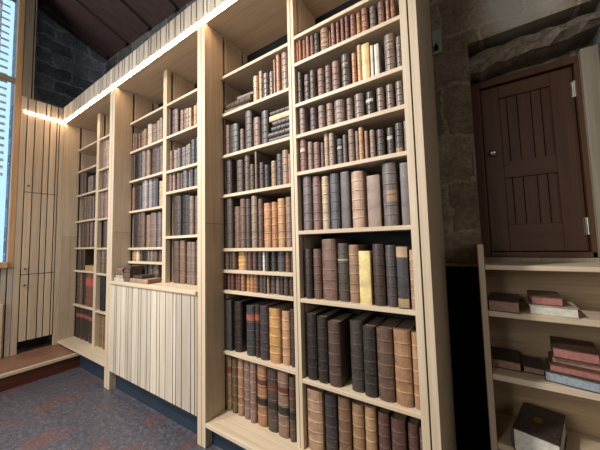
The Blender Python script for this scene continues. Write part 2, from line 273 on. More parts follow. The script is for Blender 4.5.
def box(name, x0, x1, y0, y1, z0, z1, mat, parent=None, bev=0.):
    bm = bmesh.new(); add_box(bm, x0, x1, y0, y1, z0, z1, 0, bev)
    return obj(name, bm, mat, parent)

def tag(o, label, cat, group=None):
    o['label'] = label; o['category'] = cat
    if group: o['group'] = group
    return o

def thing(name, label, cat, loc=(0, 0, 0), group=None):
    o = bpy.data.objects.new(name, None); C.objects.link(o); o.location = loc
    o.empty_display_size = .1
    return tag(o, label, cat, group)

def struct(o):
    o['kind'] = 'structure'; return o

def sbox(name, *a, **k): return struct(box(name, *a, **k))

# ---------------------------------------------------------------- the books
def spine_profile(w, d, flat, n=9):
    """outer outline of a book's cover seen from above: board, rounded spine, board; spine faces -y"""
    r = min(w*.42, .02) * (.25 if flat else 1)
    pts = [(-w/2, d), (-w/2, r)]
    for k in range(1, n-1):
        a = PI*k/(n-1)
        pts.append((-w/2*math.cos(a), r - r*math.sin(a)))
    pts += [(w/2, r), (w/2, d)]
    return pts, r

def cover_bm(w, h, d, flat, bands, bm=None):
    bm = bm or bmesh.new()
    t = min(.0035, w*.14)
    pts, r = spine_profile(w, d, flat)
    n = len(pts)
    inner = []
    for i, (x, y) in enumerate(pts):
        inner.append((max(-w/2+t, min(w/2-t, x)), max(y + (.004 if 0 < i < n-1 else 0), r*.5+.004) if 0 < i < n-1 else y))
    lv = [(0, 0, 0), (.004, .0006, 0), (h-.004, .0006, 0), (h, 0, 0)]
    bh = min(.004, w*.11)
    if not flat:
        for k in range(bands):
            z = h*(k+1)/(bands+1) + (h*.02 if k == 0 else 0)
            lv += [(z-.0042, 0, 0), (z-.0022, bh, 1), (z+.0022, bh, 1), (z+.0042, 0, 0)]
    lv.sort()
    out, inn = [], []
    for z, off, _ in lv:
        row = []
        for i, (x, y) in enumerate(pts):
            k = off if 1 <= i <= n-2 else 0
            a = math.sin(PI*(i-1)/(n-3)) if 1 <= i <= n-2 else 0
            row.append(bm.verts.new((x, y - k*a, z)))
        out.append(row)
        inn.append([bm.verts.new((x, y, z)) for x, y in inner])
    for j in range(len(lv)-1):
        mi = 1 if (lv[j][2] and lv[j+1][2]) else 0
        for i in range(n-1):
            f = bm.faces.new((out[j][i], out[j][i+1], out[j+1][i+1], out[j+1][i]))
            f.material_index = mi if 1 <= i <= n-3 else 0
            bm.faces.new((inn[j][i+1], inn[j][i], inn[j+1][i], inn[j+1][i+1]))
        for i in (0, n-1):
            bm.faces.new((out[j][i], inn[j][i], inn[j+1][i], out[j+1][i]))
    for j in (0, len(lv)-1):
        for i in range(n-1):
            bm.faces.new((out[j][i], out[j][i+1], inn[j][i+1], inn[j][i]))
    return bm, r, t

def page_box(bm, w, h, d, r, t, mi=0):
    return add_box(bm, -w/2+t, w/2-t, r*.5+.005, d-.005, .004, h-.005, mi)

def label_bm(w, d, flat, z0, z1, span=(0, 1)):
    """a thin skin glued on the spine between two heights"""
    pts, r = spine_profile(w, d, flat)
    arc = pts[1:-1]; n = len(arc)
    a, b_ = int(span[0]*(n-1)), int(math.ceil(span[1]*(n-1)))
    arc = arc[a:b_+1]; n = len(arc)
    bm = bmesh.new(); rows = []
    for off in (.0012, -.0006):
        for z in (z0, z1): rows.append([bm.verts.new((x*(1+off*.6/w), y-off, z)) for x, y in arc])
    o0, o1, i0, i1 = rows
    for k in range(n-1):
        bm.faces.new((o0[k], o0[k+1], o1[k+1], o1[k])); bm.faces.new((i0[k+1], i0[k], i1[k], i1[k+1]))
        bm.faces.new((o0[k], i0[k], i0[k+1], o0[k+1])); bm.faces.new((o1[k], o1[k+1], i1[k+1], i1[k]))
    for k in (0, n-1): bm.faces.new((o0[k], o1[k], i1[k], i0[k]))
    return bm

def col4(c):
    r, g, b = lin(c); y = .3*r + .6*g + .1*b
    k = .44 if max(r, g, b) < .45 else .15
    return tuple(.82*(v*(1-k) + y*q*k) for v, q in zip((r, g, b), (1.36, .93, .62))) + (1,)

def spine_skins(root, w, h, d, flat, st):
    def skin(name, z0, z1, c, span=(0, 1), label=None):
        o = obj(name, label_bm(w, d, flat, z0*h, z1*h, span), labelm, root); o.color = col4(c)
        if label: o['label'] = label
    if st == 'r': skin('spine_label', .70, .82, (168, 58, 48), label='red spine label')
    if st == 'R': skin('spine_label', .62, .86, (194, 74, 60), label='bright red spine label')
    if st == 'm':
        skin('spine_label', .64, .76, (107, 42, 38), label='maroon spine label'); skin('spine_label', .34, .46, (34, 33, 31), label='black spine label')
    if st == 'w': skin('paper_label', .58, .71, (205, 201, 190), (.2, .7), label='white paper label')
    if st == 't': skin('title_label', .68, .74, (141, 135, 125), (.3, .7), label='pale title label')
    if st == 'f': skin('worn_patch', .02, .2, (160, 132, 104), label='tan worn patch')
    if st == 'c': skin('worn_patch', .38, .56, (165, 128, 95), (.45, 1), label='tan worn patch')
    if st == 'k':
        skin('leather_repair', .82, .985, (176, 148, 111), label='tan leather repair'); skin('leather_repair', .02, .16, (168, 141, 100), (.1, .8), label='tan leather repair')
    if st == 'g': skin('title_label', .70, .73, (168, 159, 144), (.1, .9), label='pale title line')

def make_book(w, h, d, c, st='', parts=True, pg=None, bands=None, flat=None):
    flat = (st == 'p' or st == 'k') if flat is None else flat
    bands = bands if bands is not None else (5 if h > .26 else 4 if h > .15 else 3)
    bm, r, t = cover_bm(w, h, d, flat, bands)
    pg = pg or pages
    if parts:
        root = bpy.data.objects.new('leather_book', None); C.objects.link(root); root.empty_display_size = .05
        o = obj('cover', bm, [leather, band], root); o.color = col4(c)
        pb = bmesh.new(); page_box(pb, w, h, d, r, t); obj('page_block', pb, pg, root)
        spine_skins(root, w, h, d, flat, st)
    else:
        page_box(bm, w, h, d, r, t, 2)
        root = obj('leather_book', bm, [leather, band, pg]); root.color = col4(c)
        if st: spine_skins(root, w, h, d, flat, st)
    return root

ORD = ('first second third fourth fifth sixth seventh eighth ninth tenth eleventh twelfth thirteenth fourteenth fifteenth sixteenth seventeenth eighteenth nineteenth twentieth').split()
def colour_word(c):
    r, g, b = c; v = max(r, g, b); s = (v-min(r, g, b))/max(v, 1)
    if v < 62: return 'near-black'
    if s < .12:
        return 'charcoal' if v < 100 else 'mid-grey' if v < 165 else 'off-white'
    if b >= r: return 'dark slate-blue' if v < 105 else 'slate-blue' if v < 135 else 'pale blue-grey'
    if g > r*.99 and v < 120: return 'dark grey-green'
    if s < .2: return 'dark grey-brown' if v < 105 else 'grey-brown' if v < 150 else 'pale grey-brown'
    if v > 200 and s > .3: return 'cream-yellow'
    if v > 175: return 'tan'
    if v > 150: return 'light brown' if g/r > .66 else 'reddish brown'
    if v > 110: return 'brown' if g/r > .66 else 'red-brown'
    return 'dark brown' if g/r > .68 else 'dark maroon'
FEAT = {'r': ' with red label', 'R': ' with bright red label', 'm': ' with maroon and black labels', 'w': ' with white label', 't': ' with pale title',
        'k': ' with tan patches', 'c': ' with tan patch', 'f': ' with tan foot', 'g': ' with faint title'}
BAYS = {'end': 'doorway bay', 'mid': 'bay beside slatted cupboard', 'cupA': 'cupboard bay, window half', 'cupB': 'cupboard bay, doorway half',
        'corA': 'corner bay, window half', 'corB': 'corner bay, doorway half'}
BOUNDS = {'end': (-.878, -.217), 'mid': (-1.557, -.925), 'cupA': (-2.955, -2.338), 'cupB': (-2.285, -1.64), 'corA': (-4.374, -3.768), 'corB': (-3.702, -3.063)}
YF = .165                                    # spines stand a little behind the shelf edges

for bay, (top, rows) in ROWS.items():
    filled = [i for i, q in enumerate(rows) if q[1]]
    rn = {i: 'topmost' if k == 0 else 'lowest' if i == filled[-1] else ORD[k] for k, i in enumerate(filled)}
    XA, XB = BOUNDS[bay]
    for ri, (z, bk) in enumerate(rows):
        room = (rows[ri-1][0] if ri else top) - .0225 - z - .004
        last = XA + .001
        for bi, (x0, x1, h, c, st) in enumerate(bk):
            near = bay in ('end', 'mid')
            d = max(.09, min(.245, h*.68))
            x0 = max(x0, last); x1 = max(x1, x0+.012); last = x1 + .001; h = min(h, room)
            w = (x1-x0) - (.0035 if near else .006)
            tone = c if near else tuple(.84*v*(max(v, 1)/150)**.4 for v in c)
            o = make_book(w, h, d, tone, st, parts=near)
            o.location = ((x0+x1)/2, YF + rnd.uniform(-.006, .012), z+.0002)
            where = 'row' if near else 'row'
            lab = f"{colour_word(c)} book{FEAT.get(st, '')}, {ORD[bi]} from window side, {rn[ri]} row, {BAYS[bay]}"
            if len(lab.replace('-', ' ').split()) > 16:
                lab = f"{colour_word(c)} book, {ORD[bi]} from window side, {rn[ri]} row, {BAYS[bay]}"
            tag(o, lab, 'book', f"old books in the {rn[ri]} row of the {BAYS[bay]}")

def lying(x, y, z, L, D, T, c, label, rot=0, spine='front', parts=True, pg=None, st='', group=None, bands=0, flat=True):
    """a book lying flat; (x, y) is the middle of its footprint, L its size along the front, D its depth"""
    h, d = (L, D) if spine in ('front', 'back') else (D, L)
    o = make_book(T, h, d, c, st, parts, pg, bands, flat)
    a = {'front': 0, 'back': PI, 'side': -PI/2}[spine] + rot
    o.matrix_world = Matrix.Translation((x, y, z+T/2+.0002)) @ Matrix.Rotation(a, 4, 'Z') @ Matrix.Rotation(PI/2, 4, 'Y') @ Matrix.Translation((0, -d/2, -h/2))
    tag(o, label, 'book', group)
    return o

# books lying on the second shelf of the bay beside the cupboard
z = ROWS['mid'][1][0][0]; g = 'books lying at the top of the bay beside the cupboard'
lying(-1.415, .245, z, .25, .16, .036, (125, 105, 92), 'brown book lying flat under a darker one, top shelf beside the tan books', .06, bands=3, flat=False, group=g)
lying(-1.405, .25, z+.0364, .27, .17, .052, (78, 68, 61), 'thick dark brown book lying second from bottom of three, top shelf', -.02, bands=4, flat=False, group=g)
lying(-1.35, .26, z+.0888, .15, .15, .026, (110, 98, 89), 'small grey-brown book lying uppermost of three on the top shelf', .05, group=g)
# a stack of six at the end of the next shelf
z = ROWS['mid'][1][1][0]; zz = z; g = 'stack of flat books on the third shelf beside the divider'
for L, T, c, w_ in ((.172, .038, (75, 74, 77), 'charcoal book lying at the bottom of the six-book stack beside the divider'),
                    (.178, .036, (90, 85, 90), 'charcoal book lying second up in the six-book stack beside the divider'),
                    (.150, .034, (79, 77, 82), 'short charcoal book lying third up in the six-book stack'),
                    (.140, .036, (88, 86, 92), 'short grey book lying fourth up in the six-book stack'),
                    (.166, .038, (216, 186, 140), 'cream-coloured book lying fifth up in the six-book stack'),
                    (.160, .034, (81, 76, 77), 'dark book lying on top of the cream book in the six-book stack')):
    lying(-.937-L/2, .165+.09, zz, L, .18, T, c, w_, 0, bands=3 if T < .038 else 0, flat=c == (216, 186, 140), group=g); zz += T + .0004
# tan box-like volume lying in the corner bay
z = ROWS['corA'][1][4][0]
lying(-3.96, .26, z, .30, .17, .062, (190, 150, 106), 'tan book lying flat in the window half of the corner bay', parts=False)
o = make_book(.12, .19, .15, (35, 38, 46), '', False); o.location = (-3.86, .235, z+.0645)
tag(o, 'black book standing on the flat tan book in the corner bay', 'book')
# books on the cupboard ledge
LEDGE = 1.0162
g = 'books lying on the slatted cupboard ledge'
lying(-2.862, .085, LEDGE, .17, .12, .030, (189, 189, 182), 'white book lying lowest in the stack nearest the window on the cupboard ledge', .05, group=g, parts=False, pg=whitepg)
lying(-2.855, .085, LEDGE+.0304, .16, .12, .024, (169, 172, 166), 'pale grey book lying on the white book on the cupboard ledge', -.04, group=g, parts=False, pg=whitepg)
lying(-2.865, .085, LEDGE+.0548, .155, .12, .034, (122, 90, 72), 'brown book lying on the pale grey book on the cupboard ledge', .03, group=g, parts=False)
lying(-2.86, .085, LEDGE+.0892, .14, .115, .030, (141, 106, 84), 'light brown book lying uppermost in the stack above the white book', -.05, group=g, parts=False)
lying(-2.715, .085, LEDGE, .11, .12, .036, (93, 74, 64), 'dark brown book lying lowest in the middle stack on the cupboard ledge', 0, group=g, parts=False)
lying(-2.715, .085, LEDGE+.0364, .115, .12, .04, (107, 76, 62), 'brown book lying second in the middle stack on the cupboard ledge', .04, group=g, parts=False)
lying(-2.71, .085, LEDGE+.0768, .11, .115, .036, (106, 70, 56), 'red-brown book lying third in the middle stack on the cupboard ledge', -.03, group=g, parts=False)
lying(-2.708, .085, LEDGE+.1132, .115, .115, .03, (87, 63, 54), 'dark brown book lying on top of the middle stack on the cupboard ledge', .03, group=g, parts=False)
lying(-2.49, .085, LEDGE, .29, .13, .038, (156, 127, 112), 'wide pinkish brown book lying flat on the cupboard ledge', .03, group=g, parts=False, pg=brownpg)
lying(-2.53, .09, LEDGE+.0384, .17, .11, .026, (63, 56, 54), 'small dark book lying on the wide pinkish brown book', -.05, group=g, parts=False)

# ---------------------------------------------------------------- the built-in bookcases
TOPZ = 2.968
YS, YB = .145, .44                                # shelf front, back panel
def side_panel(parent, x0, x1, z0, z1, ydeep=YB, y0=0., gaps=True):
    """boards standing one behind the other with dark slots between them"""
    bm = bmesh.new()
    ys = [(y0, .168), (.190, .374), (.396, ydeep)] if gaps else [(y0, ydeep)]
    cuts = [z0, 1.487, z1] if gaps else [z0, z1]
    if gaps:
        add_box(bm, x0, x1, y0, .012, z0, z1, 0, .001); ys[0] = (.0122, ys[0][1])
    for a, b_ in ys:
        for k in range(len(cuts)-1): add_box(bm, x0, x1, a, b_, cuts[k]+(.0025 if k else 0), cuts[k+1], 0, .0012)
    o = obj('side_panel', bm, oak[2], parent)
    if gaps: box('slot_shade_strip', x0+.012, x1-.012, .013, ydeep-.01, z0+.01, z1-.01, slotm, o)  # dark strip added to give the slots their shade
    return o

def shelf(parent, x0, x1, z, y0=YS, t=.022):
    return box('shelf', x0+.0005, x1-.0005, y0, YB, z-t, z, oak[0], parent, .0012)

def divider(parent, x0, x1, z0, z1):
    bm = bmesh.new(); m = (x0+x1)/2
    for a, b_ in ((x0, m-.0015), (m+.0015, x1)):
        add_box(bm, a, b_, YS, .19, z0, z1, 0, .0012); add_box(bm, a, b_, .212, YB, z0, z1, 0, .0012)
    o = obj('divider', bm, oak[2], parent)
    box('slot_shade_strip', m-.012, m+.012, YS+.02, YB-.01, z0+.01, z1-.01, slotm, o)  # dark core added so the divider slot looks shaded
    return o

def carcass(label, x0, x1, lw, rw, zb, deep_right=YB):
    t = thing('bookcase', label, 'bookcase', ((x0+x1)/2, 0, 0), 'built-in oak bookcases')
    return t
# corner bay
XL = -4.374
P1 = (-3.063, -3.012, -3.006, -2.955)             # two boards of the post between corner and cupboard bay
P2 = (-1.640, -1.600, -1.596, -1.557)
P4 = (-.217, -.187, -.181, -.148)
def local(o, root):
    for c in o: c.matrix_parent_inverse = root.matrix_world.inverted()

def build_bay(label, xa, xb, left, right, dv, halves, zfloor, zl, bottom=None):
    t = bpy.data.objects.new('bookcase', None); C.objects.link(t)
    tag(t, label, 'bookcase')
    side_panel(t, left[0], left[1], zl, TOPZ-.0004)
    side_panel(t, right[0], right[1], zl, TOPZ-.0004)
    box('soffit', xa, xb, .012, YB, TOPZ, TOPZ+.02, oak[0], t)
    if dv: divider(t, dv[0], dv[1], zfloor, TOPZ)
    box('back_panel', xa, xb, YB+.001, YB+.016, zfloor-.02, TOPZ+.02, darkback, t)
    for bay, (a, b_) in halves.items():
        top, rows = ROWS[bay]
        shelf(t, a, b_, top)
        for z, bk in rows:
            if z > zfloor + .03: shelf(t, a, b_, z)
    if bottom is not None:
        box('shelf', xa, xb, 0, YB, bottom-.024, bottom, oak[0], t, .0012)
        box('plinth', xa, xb, .055, .075, 0, bottom-.0245, navy, t)
    return t
build_bay('pale oak corner bookcase next to the slatted tall cabinet', XL, P1[0], (XL-.04, XL), P1[:2], (-3.768, -3.702),
          {'corA': (XL, -3.768), 'corB': (-3.702, P1[0])}, .21, 0, .21)
build_bay('pale oak bookcase above the slatted cupboard with books on its ledge', P1[3], P2[0], P1[2:], P2[:2], (-2.338, -2.285),
          {'cupA': (P1[3], -2.338), 'cupB': (-2.285, P2[0])}, 1.0165, 0)
wide = build_bay('widest pale oak bookcase, its end panel beside the stone doorway', P2[3], P4[0], P2[2:], P4[:2], (-.925, -.878),
          {'mid': (P2[3], -.925), 'end': (-.878, P4[0])}, .158, 0, .158)
box('end_panel', P4[2], P4[3], 0, .645, 0, 3.17, oak[2], wide, .0012)

# slatted fronts
def slat_run(bm, a0, a1, z0, z1, f0, f1, axis, seq, gap=.011, bev=.001):
    a = a0; k = 0
    while a < a1-.012:
        w = min(seq[k % len(seq)], a1-a)
        if axis == 'x': add_box(bm, a, a+w, f0, f1, z0, z1, 0, bev)
        else: add_box(bm, f0, f1, a, a+w, z0, z1, 0, bev)
        a += w+gap; k += 1
SEQ = (.082, .034, .072, .09, .03, .062, .1, .036, .085, .05)
cup = thing('slatted_cupboard', 'low cupboard faced with whitewashed slats, navy plinth, books on its ledge', 'cupboard', (-2.3, 0, 0))
def kid(o, root=cup):
    o.parent = root; o.matrix_parent_inverse = Matrix.Translation(root.location).inverted(); return o
bm = bmesh.new(); slat_run(bm, P1[3]+.002, P2[0]-.002, .178, .988, -.004, .014, 'x', SEQ, .008); kid(obj('slatted_front', bm, slat))
kid(box('carcass', P1[3]+.002, P2[0]-.002, .016, YB, .178, .988, slotm))
kid(box('ledge', P1[3]+.001, P2[0]-.001, -.016, YB, .99, 1.016, oak[0], None, .002))
kid(box('plinth', P1[3]+.002, P2[0]-.002, .055, .075, 0, .177, navy))
# slatted fascia and the light line under it
bm = bmesh.new(); slat_run(bm, XL+.002, P4[1]-.003, TOPZ+.022, 3.168, -.012, .006, 'x', (.075, .06, .035, .08, .05, .07, .03)); 
fas = obj('fascia', bm, slat); tag(fas, 'long fascia of upright oak slats above the bookcases, light line below', 'fascia')
fb = box('backing_board', XL+.002, P4[1]-.003, .0065, .02, TOPZ+.022, 3.165, navy, fas)
led = box('light_strip', XL+.014, P4[0]-.002, -.007, .011, TOPZ+.006, TOPZ+.0205, ledm)
tag(led, 'long glowing light strip along the top of the bookcases', 'light')
led2 = box('light_strip', XL-.006, XL+.010, -.372, -.008, TOPZ-.006, TOPZ+.0105, ledm)
tag(led2, 'short glowing light strip on the tall cabinet by the window', 'light')

# tall slatted cabinet on the window wall
cab = thing('tall_cabinet', 'tall oak cabinet with slatted doors beside the window', 'cabinet', (XL-.2, -.2, .165))
CABY = (-.343, -.275, -.192, -.138, -.072, -.046)
for z0, z1, kz in ((.30, 1.046, .929), (1.054, 2.010, 1.118), (2.018, TOPZ-.012, 2.088)):
    bm = bmesh.new()
    for k in range(5): add_box(bm, XL-.016, XL, CABY[k]+.005, CABY[k+1]-.005, z0, z1, 0, .001)
    dr = kid(obj('door', bm, oak[2]), cab)
    bm = bmesh.new(); bmesh.ops.create_uvsphere(bm, u_segments=12, v_segments=8, radius=.012, matrix=Matrix.Translation((XL+.016, -.311, kz)))
    bmesh.ops.create_cone(bm, segments=10, radius1=.006, radius2=.005, depth=.02, cap_ends=True, matrix=Matrix.Translation((XL+.006, -.311, kz)) @ Matrix.Rotation(PI/2, 4, 'Y'))
    kn = obj('knob', bm, knobm, dr, True); kn['label'] = 'small round bronze knob'
bm = bmesh.new(); add_box(bm, XL-.02, XL, -.041, -.002, .165, TOPZ-.012, 0, .001); add_box(bm, XL-.02, XL, -.398, -.348, .165, TOPZ-.012, 0, .001)
kid(obj('frame', bm, oak[2]), cab)
kid(box('carcass', XL-.45, XL-.0205, -.396, -.002, .29, TOPZ+.16, navy), cab)
kid(box('plinth', XL-.26, XL-.245, -.345, -.043, .1625, .289, navy), cab)
bm = bmesh.new(); slat_run(bm, -.398, -.014, TOPZ+.012, 3.152, XL-.018, XL, 'y', (.05, .06, .085, .03, .06, .04, .04)); kid(obj('fascia', bm, slat), cab)

# ---------------------------------------------------------------- low bookcase by the doorway
LX0, LX1, LYF, LYB = .016, .92, .434, .72
low = thing('low_bookcase', 'low plain oak bookcase of flat-lying books below the plank door', 'bookcase', (.45, .58, 0))
kid(box('side_panel', LX0, LX0+.026, LYF-.004, LYB, 0, 1.305, oak[2], None, .002), low)
kid(box('side_panel', LX1-.026, LX1, LYF-.004, LYB, 0, 1.178, oak[2], None, .002), low)
S1, S2, S3 = .978, .676, .356
kid(box('top', LX0+.027, LX1, LYF-.002, LYB, 1.179, 1.202, oak[0], None, .002), low)
for z_ in (S1, S2, S3): kid(box('shelf', LX0+.027, LX1-.027, LYF, LYB-.002, z_-.028, z_, oak[0], None, .002), low)
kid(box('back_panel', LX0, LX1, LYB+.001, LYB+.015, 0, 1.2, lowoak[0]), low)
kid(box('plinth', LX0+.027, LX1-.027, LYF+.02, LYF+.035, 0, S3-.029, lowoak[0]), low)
g = 'old books lying in the low bookcase'
lying(.118, .555, S1, .124, .255, .052, (74, 51, 44), 'dark brown book lying alone at the top of the low bookcase, nearest its side panel', -.1, 'back', pg=brownpg, group=g, flat=False)
lying(.293, .545, S1, .165, .215, .044, (169, 165, 150), 'white book lying open-edged under the small red-edged book', -.08, 'back', pg=whitepg, group=g)
lying(.272, .54, S1+.0445, .112, .19, .040, (92, 58, 48), 'small brown red-edged book lying on top of the white book', -.06, 'back', pg=pinkpg, group=g, flat=False)
lying(.106, .615, S2, .122, .20, .044, (44, 35, 33), 'black book lying flat at the end of the middle shelf, low bookcase', -.03, 'back', pg=brownpg, group=g, flat=False)
lying(.214, .60, S2, .082, .16, .032, (47, 42, 42), 'thin black book lying between the thicker black book and the tall stack', -.05, 'back', pg=brownpg, group=g, flat=False)
lying(.402, .54, S2, .29, .20, .046, (58, 64, 72), 'large blue-edged book lying at the bottom of the four-book stack', -.2, 'back', pg=bluepg, group=g, flat=False)
lying(.407, .545, S2+.0465, .27, .19, .034, (109, 58, 51), 'red-edged book lying second up in the four-book stack, on the blue-edged one', -.16, 'back', pg=pinkpg, group=g, flat=False)
lying(.412, .555, S2+.081, .25, .18, .030, (85, 48, 41), 'maroon book lying third up in the four-book stack of the low bookcase', -.2, 'back', pg=brownpg, group=g, flat=False)
lying(.362, .56, S2+.1115, .15, .20, .046, (74, 42, 36), 'dark red-brown book lying on top of the four-book stack, low bookcase', -.14, 'back', pg=pinkpg, group=g, flat=False)
big = lying(.213, .535, S3, .172, .29, .101, (60, 53, 50), 'big black book with gilt oval on its cover, lying lowest in low bookcase', -.26, 'side', pg=whitepg, group=g, flat=False)
bm = bmesh.new(); bmesh.ops.create_cone(bm, segments=28, radius1=.024, radius2=.022, depth=.002, cap_ends=True)
for v in bm.verts: v.co.x *= .72
em = obj('emblem', bm, gold, None); em['label'] = 'gilt oval emblem'
em.parent = big
em.matrix_parent_inverse = Matrix()
em.matrix_basis = Matrix.Translation((-.0506, .086, .145)) @ Matrix.Rotation(PI/2, 4, 'Y') @ Matrix.Rotation(PI/2, 4, 'Z')

# ---------------------------------------------------------------- walls, floor, ceiling
XG, YW, XR, YN = -4.86, .65, 2.6, -4.2
def quad(name, pts, mat, depth=None):
    bm = bmesh.new(); f = bm.faces.new([bm.verts.new(p) for p in pts])
    if depth:
        r = bmesh.ops.extrude_face_region(bm, geom=[f])
        bmesh.ops.translate(bm, verts=[v for v in r['geom'] if isinstance(v, bmesh.types.BMVert)], vec=depth)
    return struct(obj(name, bm, mat))
quad('floor', [(XG-.2, YN, 0), (XR+.2, YN, 0), (XR+.2, 1.5, 0), (XG-.2, 1.5, 0)], floorm, (0, 0, -.1))
sbox('wall_back', XG-.2, -.16, YW, YW+.3, 0, 4.7, backst)
sbox('wall_gable', XG-.3, XG, -.36, YW+.3, 0, 5.6, gable)
# window wall
sbox('wall_left', XL-.12, XL-.02, -3.0, -1.62, 0, 5.6, whitepaint)
sbox('wall_left', XL-.12, XL-.02, YN, -3.0, 0, 5.6, whitepaint)
sbox('wall_front', XL-.1, XR+.2, YN-.15, YN, 0, 7, pierst)
sbox('wall_right', XR, XR+.15, YN, YW, 0, 7, sidest)
# eave and rafters
def ez(x, y): return 4.43 - .085*(x+4.86) + .33*(YW-y)
quad('ceiling', [(XG-.3, YW+.3, ez(XG, YW+.3)), (XR+.2, YW+.3, ez(XR, YW+.3)), (XR+.2, YN, ez(XR, YN)), (XG-.3, YN, ez(XG, YN))], rafterw, (0, 0, .08))
for k in range(12):
    x = -4.83 + .62*k
    bm = bmesh.new(); v = add_box(bm, x, x+.1, YN+.1, YW-.05, .055, .12)
    for q in v: q.co.z += ez(q.co.x, q.co.y) - .121
    struct(obj('ceiling_beam', bm, rafterw))

# doorway wall: recess under a rough lintel
sbox('wall_doorway', -.16, .040, YW, YW+.6, 1.195, 2.4995, pierst)
sbox('wall_doorway', -.16, 2.8, YW, YW+.6, 2.50, 4.4, pierst)
sbox('wall_doorway', .60, 2.8, YW-.002, YW+.6, 1.205, 2.50, backst)
sbox('wall_doorway', .94, 2.8, YW, YW+.6, 0, 1.204, backst)
sbox('wall_recess', .041, .599, .86, 1.25, 1.20, 2.5, pierst)
sbox('wall_recess', -.16, LX0+.02, .735, .80, 0, 1.17, void)  # dark board put in place of the deep shade in the gap
sbox('trim_ledge', -.146, .015, .60, YW+.2, 1.176, 1.194, greyoak)
bm = bmesh.new()
n = 26
prof = []
r2 = random.Random(3)
for i in range(n+1):
    x = -.02 + 1.0*i/n
    zb = 2.325 + .10*i/n*1.0 + r2.uniform(-.012, .012)
    zt = 2.455 + .04*i/n + r2.uniform(-.012, .008)
    ring = []
    for (yy, zz) in ((.69 + r2.uniform(-.012, .012), zb), (.655 + r2.uniform(-.012, .012), zb*.72+zt*.28 + r2.uniform(-.01, .01)), (.665 + r2.uniform(-.012, .012), zb*.35+zt*.65 + r2.uniform(-.01, .01)), (.71, zt), (.9, zt), (.9, zb)):
        ring.append(bm.verts.new((x, yy, zz)))
    prof.append(ring)
for i in range(n):
    for k in range(6):
        a, b_ = prof[i], prof[i+1]
        bm.faces.new((a[k], a[(k+1) % 6], b_[(k+1) % 6], b_[k]))
bm.faces.new(prof[0]); bm.faces.new(prof[-1])
struct(obj('stone_lintel', bm, lint_m))
sbox('trim_sill', .041, .599, .722, .86, 1.196, 1.222, greyoak)
bm = bmesh.new(); add_box(bm, .026, .039, YW-.006, YW+.002, 1.70, 1.84, 0, .003); add_box(bm, .002, .036, YW-.007, YW+.002, 1.662, 1.70, 0, .005)
struct(obj('trim_mortar', bm, plain('pale_mortar', (143, 134, 114), .95)))

# the small plank door
DX0, DX1, DZ0, DZ1, DY = .092, .508, 1.256, 2.262, .80
dr = struct(bpy.data.objects.new('door_1', None)); C.objects.link(dr)
bm = bmesh.new(); add_box(bm, .042, DX0-.004, DY-.025, .859, 1.223, DZ1+.045, 0, .002); add_box(bm, DX0-.004, .53, DY-.025, .859, DZ1+.005, DZ1+.045, 0, .002)
obj('door_frame', bm, darkoak, dr)
o = box('door_jamb', .531, .598, DY-.06, .859, 1.223, 2.315, greyoak, dr, .002); o['label'] = 'pale weathered jamb'
box('door_jamb', DX1+.004, .5305, DY-.03, .859, 1.223, DZ1+.004, darkoak, dr, .002)
box('threshold', DX0-.004, .53, DY-.03, .859, 1.223, 1.251, darkoakx, dr, .002)
bm = bmesh.new(); x = .17
for w_ in (.05, .05, .062, .045, .05):
    add_box(bm, x, x+w_-.003, DY+.014, DY+.03, 1.38, 2.20, 0, .0015); x += w_
obj('plank_panel', bm, darkoak, dr)
box('stile', DX0, .182, DY, DY+.034, DZ0, DZ1, darkoak, dr, .0015)
box('stile', .416, DX1, DY, DY+.034, DZ0, DZ1, darkoak, dr, .0015)
box('rail', .1825, .4155, DY, DY+.034, 2.186, DZ1, darkoakx, dr, .0015)
box('rail', .1825, .4155, DY, DY+.034, 1.69, 1.79, darkoakx, dr, .0015)
box('rail', .1825, .4155, DY, DY+.034, DZ0, 1.412, darkoakx, dr, .0015)
bm = bmesh.new()
bmesh.ops.create_cone(bm, segments=20, radius1=.011, radius2=.009, depth=.024, cap_ends=True, matrix=Matrix.Translation((.131, DY-.012, 1.85)) @ Matrix.Rotation(PI/2, 4, 'X'))
bmesh.ops.create_uvsphere(bm, u_segments=20, v_segments=12, radius=.0195, matrix=Matrix.Translation((.131, DY-.026, 1.85)) @ Matrix.Diagonal((1, .6, 1, 1)))
o = obj('knob', bm, brass, dr, True); o['label'] = 'round steel knob'
for hz in (2.13, 1.385):
    bm = bmesh.new()
    for k in range(5):
        bmesh.ops.create_cone(bm, segments=12, radius1=.0065, radius2=.0065, depth=.017, cap_ends=True, matrix=Matrix.Translation((DX1+.002, DY-.008, hz-.036+.018*k)))
    add_box(bm, DX1-.012, DX1+.001, DY-.003, DY+.001, hz-.045, hz+.045)
    o = obj('hinge', bm, brass, dr); o['label'] = 'bright steel hinge'

# grey switch box on the stone beside the end panel
sw = thing('switch_box', 'grey-green switch box with dark toggle on stone beside the end panel', 'switch box', (-.118, YW, 2.58))
kid(box('plate', -.1465, -.092, YW-.022, YW-.001, 2.50, 2.655, platem, None, .003), sw)
bm = bmesh.new(); add_box(bm, -.136, -.112, YW-.034, YW-.0225, 2.515, 2.55, 0, .004); add_box(bm, -.128, -.118, YW-.046, YW-.034, 2.54, 2.556, 0, .003)
o = kid(obj('toggle', bm, iron), sw); o['label'] = 'dark metal toggle'

